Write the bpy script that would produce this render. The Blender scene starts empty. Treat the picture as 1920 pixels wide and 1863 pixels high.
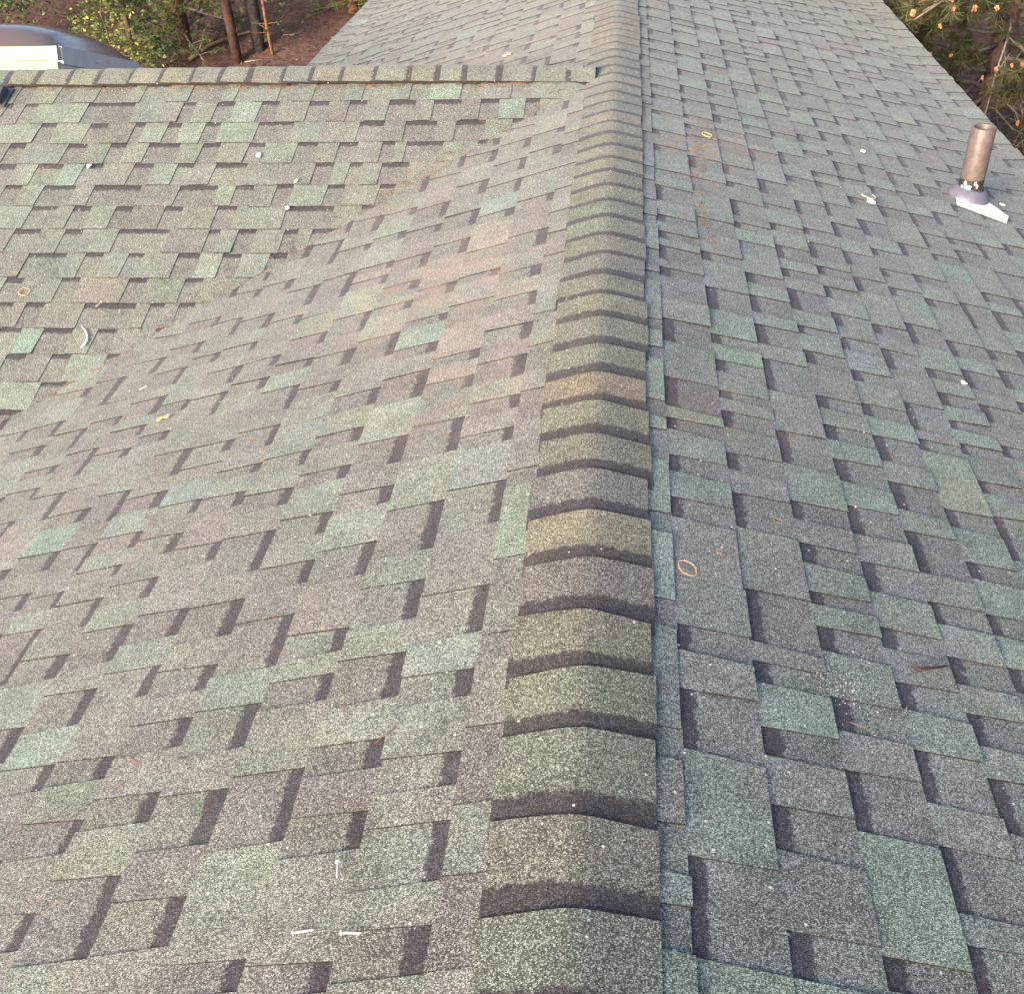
import bpy, math, random
from mathutils import Vector, Matrix, noise
random.seed(7)
R_ = random.Random(11)
S = bpy.context.scene
C = S.collection

# ------------------------------------------------------------------ camera, sky, sun, exposure
cam_d = bpy.data.cameras.new('camera')
cam = bpy.data.objects.new('camera', cam_d); C.objects.link(cam)
CR = Vector((0.995031, 0.093054, -0.035404)); CU = Vector((-0.027639, 0.599794, 0.799677)); CF = Vector((-0.095648, 0.794725, -0.599385))
CAM = Vector((0.049, 0.0, 1.5))
m = Matrix.Identity(4)
for i in range(3):
    m[i][0] = CR[i]; m[i][1] = CU[i]; m[i][2] = -CF[i]; m[i][3] = CAM[i]
cam.matrix_world = m
cam_d.sensor_fit = 'HORIZONTAL'; cam_d.sensor_width = 36.0
cam_d.lens = 36.0 * 1923.0 / 1920.0
cam_d.clip_start = 0.05; cam_d.clip_end = 2000.0
S.camera = cam

SUN_EL = math.radians(20.0)
SUN_DIR = Vector((-0.56, -0.83, 0.0)).normalized() * math.cos(SUN_EL) + Vector((0, 0, math.sin(SUN_EL)))
w = bpy.data.worlds.new('World'); S.world = w; w.use_nodes = True
nt = w.node_tree; nt.nodes.clear()
sky = nt.nodes.new('ShaderNodeTexSky'); sky.sky_type = 'NISHITA'; sky.sun_disc = False
sky.sun_elevation = SUN_EL; sky.sun_rotation = math.atan2(SUN_DIR.x, SUN_DIR.y) % (2 * math.pi)
sky.dust_density = 5.0; sky.ozone_density = 0.7; sky.air_density = 0.8
bg = nt.nodes.new('ShaderNodeBackground'); bg.inputs['Strength'].default_value = 0.15
wo = nt.nodes.new('ShaderNodeOutputWorld')
nt.links.new(sky.outputs['Color'], bg.inputs['Color']); nt.links.new(bg.outputs['Background'], wo.inputs['Surface'])
sun_d = bpy.data.lights.new('sun', 'SUN'); sun_d.energy = 1.3; sun_d.angle = math.radians(24.0); sun_d.color = (1.0, 0.88, 0.76)
sun = bpy.data.objects.new('sun', sun_d); C.objects.link(sun)
sun.location = (-20, -15, 12); sun.rotation_euler = SUN_DIR.to_track_quat('Z', 'Y').to_euler()
S.view_settings.view_transform = 'Standard'; S.view_settings.look = 'None'
S.view_settings.exposure = 1.82; S.view_settings.gamma = 1.0; S.view_settings.use_curve_mapping = False

# ------------------------------------------------------------------ helpers
def link(o, parent=None):
    C.objects.link(o)
    if parent is not None: o.parent = parent
    return o
def tag(o, label=None, cat=None, group=None, kind=None):
    if label: o['label'] = label
    if cat: o['category'] = cat
    if group: o['group'] = group
    if kind: o['kind'] = kind
    return o
def empty(name, loc=(0, 0, 0), **k):
    o = bpy.data.objects.new(name, None); o.empty_display_size = 0.1; o.location = loc
    link(o); tag(o, **k); bpy.context.view_layer.update(); return o
class MB:
    """collects triangles and quads, with an optional tint colour and uv per vertex"""
    def __init__(s): s.v = []; s.f = []; s.t = []; s.uv = []; s.sm = []
    def add(s, vs, fs, tint=(1, 1, 1, 0), uv=None, smooth=False):
        b = len(s.v); s.v += [tuple(p) for p in vs]
        s.f += [tuple(i + b for i in f) for f in fs]
        s.sm += [smooth] * len(fs)
        s.t += list(tint) if isinstance(tint, list) else [tint] * len(vs)
        s.uv += list(uv) if uv else [(0.0, 0.5)] * len(vs)
    def box(s, lo, hi, tint=(1, 1, 1, 0), M=None):
        vs = [Vector((x, y, z)) for x in (lo[0], hi[0]) for y in (lo[1], hi[1]) for z in (lo[2], hi[2])]
        if M is not None: vs = [M @ p for p in vs]
        s.add(vs, [(0, 1, 3, 2), (4, 6, 7, 5), (0, 4, 5, 1), (2, 3, 7, 6), (0, 2, 6, 4), (1, 5, 7, 3)], tint)
    def tube(s, pts, rads, n=8, tint=(1, 1, 1, 0), cap=True, smooth=True):
        pts = [Vector(p) for p in pts]; vs = []; fs = []
        prev = None
        for i, p in enumerate(pts):
            d = (pts[min(i + 1, len(pts) - 1)] - pts[max(i - 1, 0)]).normalized()
            a = prev - d * prev.dot(d) if prev is not None else (Vector((1, 0, 0)) if abs(d.x) < .8 else Vector((0, 1, 0))) - d * (d.x if abs(d.x) < .8 else d.y)
            a.normalize(); prev = a; bb = d.cross(a)
            r = rads[i] if isinstance(rads, (list, tuple)) else rads
            for k in range(n):
                t = 2 * math.pi * k / n; vs.append(p + (a * math.cos(t) + bb * math.sin(t)) * r)
        for i in range(len(pts) - 1):
            for k in range(n):
                fs.append((i * n + k, i * n + (k + 1) % n, (i + 1) * n + (k + 1) % n, (i + 1) * n + k))
        if cap: fs += [tuple(range(n))[::-1], tuple((len(pts) - 1) * n + k for k in range(n))]
        s.add(vs, fs, tint, smooth=smooth)
    def lathe(s, prof, n=24, tint=(1, 1, 1, 0), M=None):
        vs = []; fs = []
        for r, z in prof:
            for k in range(n):
                t = 2 * math.pi * k / n; vs.append(Vector((r * math.cos(t), r * math.sin(t), z)))
        for i in range(len(prof) - 1):
            for k in range(n): fs.append((i * n + k, i * n + (k + 1) % n, (i + 1) * n + (k + 1) % n, (i + 1) * n + k))
        if M is not None: vs = [M @ p for p in vs]
        s.add(vs, fs, tint, smooth=True)
    def blob(s, c, r, tint=(1, 1, 1, 0), n=6, m_=4, jit=.15, sc=(1, 1, 1)):
        vs = []; fs = []
        for i in range(m_ + 1):
            th = math.pi * i / m_
            for k in range(n):
                ph = 2 * math.pi * k / n; j = 1 + R_.uniform(-jit, jit)
                vs.append(Vector(c) + Vector((math.sin(th) * math.cos(ph) * sc[0], math.sin(th) * math.sin(ph) * sc[1], math.cos(th) * sc[2])) * r * j)
        for i in range(m_):
            for k in range(n): fs.append((i * n + k, (i + 1) * n + k, (i + 1) * n + (k + 1) % n, i * n + (k + 1) % n))
        s.add(vs, fs, tint, smooth=True)
    def mesh(s, name, mat):
        me = bpy.data.meshes.new(name); me.from_pydata(s.v, [], s.f)
        a = me.attributes.new('tint', 'FLOAT_COLOR', 'POINT'); a.data.foreach_set('color', [c for t in s.t for c in t])
        u = me.attributes.new('pv', 'FLOAT2', 'POINT'); u.data.foreach_set('vector', [c for t in s.uv for c in t])
        me.polygons.foreach_set('use_smooth', s.sm)
        me.materials.append(mat); me.update(); return me
    def build(s, name, mat, parent=None):
        return link(bpy.data.objects.new(name, s.mesh(name, mat)), parent)

# ------------------------------------------------------------------ materials
def newmat(name):
    M = bpy.data.materials.new(name); M.use_nodes = True
    n = M.node_tree.nodes; l = M.node_tree.links; b = n['Principled BSDF']
    return M, n, l, b
def N(n, t, **k):
    x = n.new(t)
    for a, v in k.items(): setattr(x, a, v)
    return x
def math_(n, l, op, a, b=None, clamp=False):
    x = N(n, 'ShaderNodeMath', operation=op, use_clamp=clamp)
    for i, v in enumerate((a, b)):
        if v is None: continue
        if isinstance(v, (int, float)): x.inputs[i].default_value = v
        else: l.new(v, x.inputs[i])
    return x.outputs[0]
def mix(n, l, fac, a, b, mode='MIX'):
    x = N(n, 'ShaderNodeMix', data_type='RGBA', blend_type=mode)
    for sk, v in ((x.inputs[0], fac), (x.inputs[6], a), (x.inputs[7], b)):
        if isinstance(v, (int, float)): sk.default_value = v
        elif isinstance(v, tuple): sk.default_value = v if len(v) == 4 else v + (1,)
        else: l.new(v, sk)
    return x.outputs[2]
def ramp(n, l, src, stops, interp='LINEAR'):
    x = N(n, 'ShaderNodeValToRGB'); x.color_ramp.interpolation = interp
    e = x.color_ramp.elements
    while len(e) < len(stops): e.new(0.5)
    for i, (p, c) in enumerate(stops):
        e[i].position = p; e[i].color = (c, c, c, 1) if isinstance(c, (int, float)) else c + (1,)
    l.new(src, x.inputs[0]); return x.outputs[0]
def noise_(n, l, scale, detail=2.0, vec=None, rough=.5):
    x = N(n, 'ShaderNodeTexNoise'); x.inputs['Scale'].default_value = scale; x.inputs['Detail'].default_value = detail; x.inputs['Roughness'].default_value = rough
    if vec is not None: l.new(vec, x.inputs['Vector'])
    return x.outputs['Fac']

def granule_material():
    M, n, l, b = newmat('mineral_granules')
    pos = N(n, 'ShaderNodeNewGeometry').outputs['Position']
    at = N(n, 'ShaderNodeAttribute', attribute_name='tint'); uv = N(n, 'ShaderNodeAttribute', attribute_name='pv')
    sep = N(n, 'ShaderNodeSeparateXYZ'); l.new(uv.outputs['Vector'], sep.inputs[0])
    # granules: one cell, one grain
    vo = N(n, 'ShaderNodeTexVoronoi'); vo.inputs['Scale'].default_value = 600.0; l.new(pos, vo.inputs['Vector'])
    sc = N(n, 'ShaderNodeSeparateColor'); l.new(vo.outputs['Color'], sc.inputs[0])
    g = ramp(n, l, sc.outputs[0], [(0.0, .20), (.34, .40), (.60, .92), (.78, 1.42), (.90, 1.95), (1.0, 2.4)])
    vo2 = N(n, 'ShaderNodeTexVoronoi'); vo2.inputs['Scale'].default_value = 240.0; l.new(pos, vo2.inputs['Vector'])
    sc2 = N(n, 'ShaderNodeSeparateColor'); l.new(vo2.outputs['Color'], sc2.inputs[0])
    g2 = ramp(n, l, sc2.outputs[0], [(0.0, .80), (.5, 1.0), (1.0, 1.20)])
    # hue of single grains: some green, some cream, some violet grey
    hue = ramp(n, l, sc.outputs[1], [(0.0, (.90, 1.08, .93)), (.4, (1.0, 1.0, .98)), (.7, (1.06, 1.0, .92)), (1.0, (1.04, .94, 1.06))])
    big = ramp(n, l, noise_(n, l, 5.0, 4.0, pos), [(.28, .84), (.72, 1.16)])
    mid = ramp(n, l, noise_(n, l, 28.0, 3.0, pos), [(.3, .90), (.7, 1.10)])
    wear = ramp(n, l, noise_(n, l, 11.0, 6.0, pos, .7), [(.30, .74), (.50, 1.0), (.75, 1.16)])
    col = mix(n, l, 1.0, at.outputs['Color'], g, 'MULTIPLY')
    col = mix(n, l, 1.0, col, g2, 'MULTIPLY'); col = mix(n, l, 1.0, col, hue, 'MULTIPLY')
    col = mix(n, l, 1.0, col, big, 'MULTIPLY'); col = mix(n, l, 1.0, col, mid, 'MULTIPLY'); col = mix(n, l, 1.0, col, wear, 'MULTIPLY')
    tr = N(n, 'ShaderNodeSeparateColor'); l.new(at.outputs['Color'], tr.inputs[0])
    face = math_(n, l, 'GREATER_THAN', tr.outputs[0], .05)      # 0 on the black cut edges
    # the palest grains are nearly white whatever the blend
    pale = ramp(n, l, sc.outputs[0], [(.80, 0.0), (.90, 1.0)])
    col = mix(n, l, math_(n, l, 'MULTIPLY', math_(n, l, 'MULTIPLY', pale, .52), face), col, (.42, .43, .405))
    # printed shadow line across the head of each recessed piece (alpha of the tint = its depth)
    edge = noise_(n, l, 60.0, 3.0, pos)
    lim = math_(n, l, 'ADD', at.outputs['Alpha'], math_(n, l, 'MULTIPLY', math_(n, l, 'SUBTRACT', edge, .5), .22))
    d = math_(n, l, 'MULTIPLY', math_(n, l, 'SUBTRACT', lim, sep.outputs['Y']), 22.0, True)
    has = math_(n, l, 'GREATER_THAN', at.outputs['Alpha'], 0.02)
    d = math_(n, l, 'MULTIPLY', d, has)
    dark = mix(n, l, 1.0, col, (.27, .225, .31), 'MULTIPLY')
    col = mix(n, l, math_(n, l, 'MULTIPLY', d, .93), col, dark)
    # loose rusty needle dust, patchy
    dn = noise_(n, l, 1.3, 3.0, pos); dn2 = noise_(n, l, 55.0, 2.0, pos)
    dm = math_(n, l, 'MULTIPLY', ramp(n, l, dn, [(.58, 0.0), (.72, 1.0)]), ramp(n, l, dn2, [(.55, 0.0), (.68, 1.0)]))
    col = mix(n, l, math_(n, l, 'MULTIPLY', dm, .45), col, (.25, .12, .075))
    # pinkish dust trodden into the shingles beside the ridge, and a rusty streak right of it
    pn = noise_(n, l, 9.0, 4.0, pos)
    for c, r, k, colr in (((-.62, 3.55, -.2), .55, .42, (.33, .215, .165)), ((-.40, 2.75, -.13), .40, .30, (.31, .21, .165)), ((.45, 5.0, -.12), .40, .40, (.28, .16, .11)), ((.33, 2.55, -.09), .30, .26, (.27, .16, .11)), ((-.95, 7.2, -.3), .9, .35, (.34, .23, .19)), ((-1.0, 4.85, -.3), .45, .3, (.27, .17, .13))):
        vd = N(n, 'ShaderNodeVectorMath', operation='DISTANCE'); l.new(pos, vd.inputs[0]); vd.inputs[1].default_value = c
        q = math_(n, l, 'SUBTRACT', 1.0, math_(n, l, 'DIVIDE', vd.outputs['Value'], r), True)
        q = math_(n, l, 'MULTIPLY', math_(n, l, 'POWER', q, .6), ramp(n, l, pn, [(.36, 0.0), (.60, 1.0)]))
        q = math_(n, l, 'MULTIPLY', q, ramp(n, l, sc.outputs[2], [(.25, .35), (.75, 1.0)]))
        col = mix(n, l, math_(n, l, 'MULTIPLY', q, k), col, colr)
    # stray pale grit
    vo3 = N(n, 'ShaderNodeTexVoronoi'); vo3.inputs['Scale'].default_value = 95.0; l.new(pos, vo3.inputs['Vector'])
    sc3 = N(n, 'ShaderNodeSeparateColor'); l.new(vo3.outputs['Color'], sc3.inputs[0])
    grit = math_(n, l, 'MULTIPLY', math_(n, l, 'GREATER_THAN', sc3.outputs[0], .988), math_(n, l, 'LESS_THAN', vo3.outputs['Distance'], .26))
    col = mix(n, l, grit, col, (.55, .50, .46))
    l.new(col, b.inputs['Base Color'])
    b.inputs['Roughness'].default_value = .82; b.inputs['Specular IOR Level'].default_value = .35
    l.new(math_(n, l, 'MULTIPLY', face, .10), b.inputs['Sheen Weight']); b.inputs['Sheen Roughness'].default_value = .45
    bp = N(n, 'ShaderNodeBump'); bp.inputs['Strength'].default_value = .35; bp.inputs['Distance'].default_value = .0015
    l.new(vo.outputs['Distance'], bp.inputs['Height']); l.new(bp.outputs['Normal'], b.inputs['Normal'])
    return M

def plain(name, col, rough=.6, metal=0.0, var=.15, scale=12.0, spec=.5, bump=0.0, tint=False, trans=0.0):
    M, n, l, b = newmat(name)
    pos = N(n, 'ShaderNodeNewGeometry').outputs['Position']
    f = noise_(n, l, scale, 5.0, pos, .6)
    v = ramp(n, l, f, [(.3, 1 - var), (.7, 1 + var)])
    c = mix(n, l, 1.0, col, v, 'MULTIPLY')
    if tint:
        at = N(n, 'ShaderNodeAttribute', attribute_name='tint'); c = mix(n, l, 1.0, c, at.outputs['Color'], 'MULTIPLY')
    l.new(c, b.inputs['Base Color'])
    b.inputs['Roughness'].default_value = rough; b.inputs['Metallic'].default_value = metal; b.inputs['Specular IOR Level'].default_value = spec
    if bump:
        bp = N(n, 'ShaderNodeBump'); bp.inputs['Strength'].default_value = bump; bp.inputs['Distance'].default_value = .02
        l.new(f, bp.inputs['Height']); l.new(bp.outputs['Normal'], b.inputs['Normal'])
    if trans:
        out = n['Material Output']; tr = N(n, 'ShaderNodeBsdfTranslucent'); l.new(c, tr.inputs['Color'])
        ms = N(n, 'ShaderNodeMixShader'); ms.inputs[0].default_value = trans
        l.new(b.outputs[0], ms.inputs[1]); l.new(tr.outputs[0], ms.inputs[2]); l.new(ms.outputs[0], out.inputs['Surface'])
    return M
M_GRAN = granule_material()
M_ASPH = plain('asphalt_felt', (.03, .028, .03), .9)
M_WOOD = plain('pine_boards', (.62, .47, .30), .7, var=.2, scale=18)
M_TRIM = plain('painted_fascia', (.22, .17, .13), .6)
M_WALL = plain('painted_siding', (.20, .165, .135), .8)
M_LEAF = plain('leaves', (1, 1, 1), .65, tint=True, var=.25, scale=3.0, trans=.3, spec=.25)
M_BARK = plain('bark', (1, 1, 1), .95, tint=True, var=.45, scale=22.0, spec=.1, bump=.6)
M_CONE = plain('pollen_cones', (1, 1, 1), .8, tint=True, var=.2, scale=40)
COURSES_R = [
  (0.205, [(0.871,1.053), (1.284,1.435), (1.544,1.621), (1.995,2.077), (2.189,2.263), (2.387,2.445), (2.507,2.67), (2.893,3.046), (3.369,3.441), (3.51,3.631)]),
  (0.37, [(0.872,0.952), (1.105,1.199), (1.312,1.383), (1.502,1.562), (1.621,1.789), (2.017,2.158), (2.261,2.34), (2.468,2.553), (2.623,2.667), (2.782,2.853), (2.956,3.02), (3.202,3.371), (3.598,3.676)]),
  (0.532, [(0.884,0.943), (1.182,1.319), (1.419,1.506), (1.643,1.718), (1.79,1.834), (1.939,2.013), (2.107,2.184), (2.358,2.519), (2.74,2.937), (3.037,3.172), (3.264,3.394), (3.498,3.581)]),
  (0.689, [(1.056,1.189), (1.285,1.412), (1.52,1.596), (1.697,1.765), (1.886,1.994), (2.103,2.223), (2.336,2.44), (2.539,2.617), (2.711,2.782), (2.984,3.069), (3.185,3.246), (3.366,3.533)]),
  (0.841, [(1.254,1.381), (1.464,1.551), (1.477,1.517), (1.635,1.718), (1.826,1.899), (2.008,2.171), (2.268,2.392), (2.493,2.624), (2.732,2.805), (2.943,3.011), (3.149,3.237), (3.319,3.421), (3.54,3.638), (3.741,3.821)]),
  (0.989, [(1.652,1.727), (1.833,1.903), (2.035,2.099), (2.242,2.322), (2.606,2.668), (2.721,2.877), (3.089,3.228), (3.338,3.409), (3.677,3.806), (3.918,4.049)]),
  (1.133, [(2.154,2.342), (2.451,2.51), (2.645,2.703), (2.783,2.834), (2.923,3.005), (3.098,3.163), (3.333,3.491), (3.716,3.791), (3.885,3.965), (4.093,4.159)]),
  (1.278, [(2.687,2.753), (2.89,2.991), (3.093,3.22), (3.312,3.428), (3.704,3.771)]),
  (1.431, [(3.012,3.077), (3.162,3.287), (3.359,3.438), (3.6,3.817), (4.205,4.281)]),
  (1.563, [(3.374,3.49), (3.649,3.812), (3.895,3.983), (4.26,4.398)]),
]
COURSES_L = [
  (0.233, [(0.822,0.907), (0.988,1.11), (1.187,1.266), (1.407,1.483), (1.593,1.745), (1.979,2.155), (2.344,2.412), (2.512,2.586), (2.698,2.828), (2.931,3.045), (3.175,3.281), (3.409,3.5)]),
  (0.405, [(0.808,0.861), (1.074,1.157), (1.257,1.332), (1.442,1.574), (1.68,1.814), (1.929,2.129), (2.362,2.536), (2.711,2.783), (2.89,2.956), (3.521,3.58)]),
  (0.579, [(0.824,0.881), (1.115,1.288), (1.47,1.549), (1.554,1.728), (2.182,2.26), (2.373,2.516), (2.734,2.907), (3.026,3.098), (3.253,3.31), (3.481,3.575), (3.845,3.991)]),
  (0.752, [(0.923,1.022), (1.134,1.266), (1.374,1.498), (1.61,1.787), (1.903,1.994), (2.106,2.2), (2.36,2.427), (2.56,2.636), (2.767,2.871), (3.093,3.262), (3.45,3.519), (3.622,3.702), (3.823,3.961)]),
  (0.927, [(0.916,1.088), (1.211,1.287), (1.409,1.493), (1.577,1.658), (1.758,1.893), (2.003,2.177), (2.296,2.379), (2.495,2.578), (2.932,3.003), (3.119,3.231)]),
  (1.103, [(0.949,1.027), (1.163,1.244), (1.35,1.414), (1.595,1.697), (1.802,1.905), (2.1,2.182), (2.354,2.426), (2.526,2.576), (2.674,2.8), (2.899,3.061), (3.192,3.253), (3.364,3.457), (3.764,4.001)]),
  (1.274, [(1.347,1.421), (1.54,1.657), (1.752,1.888), (1.995,2.08), (2.188,2.28), (2.714,2.782), (3.116,3.195), (3.293,3.364), (3.62,3.7), (3.79,3.982), (4.191,4.455)]),
  (1.444, [(1.455,1.567), (1.731,1.817), (1.924,2.041), (2.139,2.186), (2.264,2.344), (2.466,2.554), (2.644,2.8), (3.016,3.172), (4.049,4.143)]),
  (1.615, [(1.744,1.956), (2.044,2.114), (2.207,2.34), (2.453,2.62), (2.922,2.983)]),
  (1.757, [(2.069,2.149), (2.254,2.347), (2.497,2.57), (2.873,2.928), (3.013,3.085), (3.159,3.295), (3.379,3.515), (3.634,3.729), (3.869,3.955)]),
  (1.935, [(2.568,2.727), (3.557,3.683)]),
  (2.094, [(2.898,2.951), (3.051,3.203), (3.374,3.599)]),
  (2.262, [(3.081,3.153), (3.221,3.331)]),
  (2.455, [(3.257,3.337)]),
]
COURSES_B = [
  (0.118, [(-3.309,-3.222), (-3.069,-2.971), (-2.836,-2.681), (-2.576,-2.435), (-2.306,-2.123), (-2.04,-1.933), (-1.807,-1.719), (-1.614,-1.44), (-1.338,-1.187), (-1.08,-0.978), (-0.803,-0.708), (-0.534,-0.43)]),
  (0.297, [(-3.334,-3.301), (-2.864,-2.597), (-2.324,-2.253), (-2.132,-2.034), (-1.884,-1.787), (-1.62,-1.513), (-1.4,-1.305), (-1.183,-1.041), (-0.941,-0.795), (-0.692,-0.593)]),
  (0.476, [(-3.076,-2.989), (-2.796,-2.697), (-2.545,-2.487), (-2.359,-2.285), (-2.154,-2.07), (-1.862,-1.671), (-1.314,-1.184), (-1.07,-0.905), (-0.803,-0.65)]),
  (0.649, [(-3.192,-3.102), (-2.865,-2.76), (-2.629,-2.541), (-2.419,-2.248), (-2.123,-2.029), (-1.875,-1.789), (-1.617,-1.509), (-1.395,-1.297), (-1.17,-1.103), (-1.043,-0.851)]),
  (0.814, [(-3.189,-3.096), (-2.977,-2.836), (-2.722,-2.62), (-2.451,-2.346), (-2.219,-2.13), (-2.012,-1.85), (-1.489,-1.393), (-1.311,-1.246), (-1.146,-1.006)]),
  (0.986, [(-3.094,-3.004), (-2.884,-2.712), (-2.615,-2.364), (-2.159,-1.963), (-1.869,-1.776), (-1.657,-1.572), (-1.397,-1.308), (-1.131,-1.052)]),
  (1.145, [(-2.891,-2.759), (-2.671,-2.58), (-2.452,-2.362), (-2.196,-2.103), (-1.925,-1.826), (-1.575,-1.336)]),
  (1.312, [(-2.922,-2.788), (-2.659,-2.569), (-2.384,-2.13), (-1.927,-1.871), (-1.78,-1.69)]),
  (1.483, [(-2.789,-2.595), (-2.501,-2.41), (-2.285,-2.208), (-2.039,-1.929), (-1.817,-1.725)]),
  (1.65, [(-2.84,-2.754), (-2.564,-2.474), (-2.232,-2.144), (-1.958,-1.871)]),
  (1.814, [(-2.685,-2.593), (-2.398,-2.151)]),
  (1.975, [(-2.753,-2.647), (-2.541,-2.402), (-2.284,-2.192), (-2.01,-1.938)]),
  (2.135, [(-2.661,-2.569), (-2.449,-2.359), (-2.189,-2.106)]),
  (2.299, [(-2.441,-2.251)]),
]
GR = [(0.43,2.93),(0.42,3.11),(0.58,3.6),(0.24,2.46),(0.86,2.89),(1.29,3.25),(1.16,2.75),(0.81,2.67),(1.46,4.19),(0.8,2.69),(1.02,2.37),(0.88,1.78),(0.17,1.85),(0.51,2.04),(0.39,1.46),(0.71,2.3),(0.43,7.78),(0.59,6.65),(0.75,6.37),(0.88,6.03),(0.45,5.61),(0.29,5.11),(0.74,4.99),(0.59,4.46),(1.32,5.74),(1.19,5.21),(2.29,8.84),(0.43,3.93),(0.75,4.84),(2.24,7.85),(0.33,1.04),(0.61,1.0),(0.24,0.88)]
GL = [(-0.44,2.26),(-0.63,2.64),(-1.03,3.59),(-0.18,1.84),(-0.23,1.5),(-0.29,1.52),(-0.45,1.39),(-1.27,2.48),(-1.53,2.39),(-1.78,2.44),(-1.95,2.94),(-1.61,2.02),(-1.46,1.68),(-1.29,1.47),(-0.88,3.49),(-1.07,3.15),(-0.28,3.82),(-0.3,2.29),(-0.19,2.07),(-1.84,2.44),(-0.46,2.2),(-0.62,3.21),(-1.08,3.12),(-1.41,8.28),(-1.07,8.27),(-0.28,3.83),(-0.48,4.23)]
GB = [(-1.96,5.47),(-1.89,5.32),(-2.73,5.0),(-2.46,4.9),(-3.01,4.96),(-2.98,4.69),(-1.47,5.69),(-1.62,5.23),(-1.82,4.37),(-1.62,4.37),(-2.63,3.91),(-2.51,3.6),(-0.91,5.66),(-0.55,5.52),(-2.4,5.37),(-1.99,5.24)]
TANL = [(-0.54,3.8),(-0.46,3.55),(-0.32,3.37),(-0.36,3.14),(-0.48,3.38),(-0.41,2.98),(-0.49,2.88),(-0.77,3.18)]
TANR = [(0.43,5.12),(0.46,4.76),(0.39,3.96)]
# ------------------------------------------------------------------ roof surfaces
PR, PL, PB = 0.257723, 0.308911, 0.330275           # pitches: right slope, left slope, cross gable
TR, TL, TB = math.tan(PR), math.tan(PL), math.tan(PB)
YB, YR = 5.7876, 5.85                                # where the gable slope meets ridge height, its own ridge
XER, XEL = 2.365, -2.74                              # eaves
ZR = TB * (YR - YB)
FL = 0.34                                            # the last foot of both main slopes flattens towards the eave
def flare(d): return 0.0 if d <= 0 else (min(d, FL + .1) ** 2) / (2 * FL)
def z_right(x): return -TR * x + flare(x - (XER - FL)) * (TR - .03)
def z_left(x): return TL * x + flare(-x - (-XEL - FL)) * (TL - .03)
def z_gable(y): return min(-TB * (YB - y), ZR - TB * (y - YR))
def smax(a, b, k): return .5 * (a + b + math.sqrt((a - b) ** 2 + k * k))
def surf(x, y):
    if x >= -0.142: return z_right(x) if x > 0 else TL * x
    zb = z_gable(y)
    if x < XEL: return zb
    k = .055 * min(1.0, (-0.142 - x) / .25)
    a = z_left(x)
    return smax(a, zb, k) - k * k / (4 * (abs(a - zb) + k)) if k > 0 else max(a, zb)
def y_valley(x): return YB + z_left(x) / TB           # valley line on the near side
def x_valley(y): return -TB * (YB - y) / TL
def proj(p):
    d = Vector(p) - CAM; c = d.dot(CF)
    if c < .1: return None
    return (960 + 1923 * d.dot(CR) / c, 931.5 - 1923 * d.dot(CU) / c)
def plan(sf, u, s):
    if sf == 'R': return (s * math.cos(PR), u)
    if sf == 'L': return (-s * math.cos(PL), u)
    return (u, YR - s * math.cos(PB))

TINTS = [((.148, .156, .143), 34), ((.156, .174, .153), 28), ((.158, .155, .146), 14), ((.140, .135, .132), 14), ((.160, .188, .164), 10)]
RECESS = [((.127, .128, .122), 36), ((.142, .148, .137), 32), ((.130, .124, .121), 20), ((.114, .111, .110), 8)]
GREEN = (.142, .182, .152); PALEGREEN = (.148, .175, .150); TAN = (.170, .157, .142)
CAST = {'R': (.865, .920, .915), 'L': (.880, .875, .858), 'B': (.84, .875, .83)}
BLEND = {'R': [34, 36, 8, 8, 16], 'L': [36, 28, 16, 12, 9], 'B': [34, 28, 16, 12, 11]}   # how often each tint is drawn on each slope; CAST multiplies it
def pick(tab, rnd, sf='L'):
    ws = BLEND[sf] if len(tab) == 5 else [w_ for _, w_ in tab]
    t = rnd.choices([c for c, _ in tab], ws)[0]; j = rnd.uniform(.92, 1.08); t = tuple(a * b_ for a, b_ in zip(t, CAST[sf]))
    return tuple(c * j * rnd.uniform(.98, 1.02) for c in t)

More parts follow.
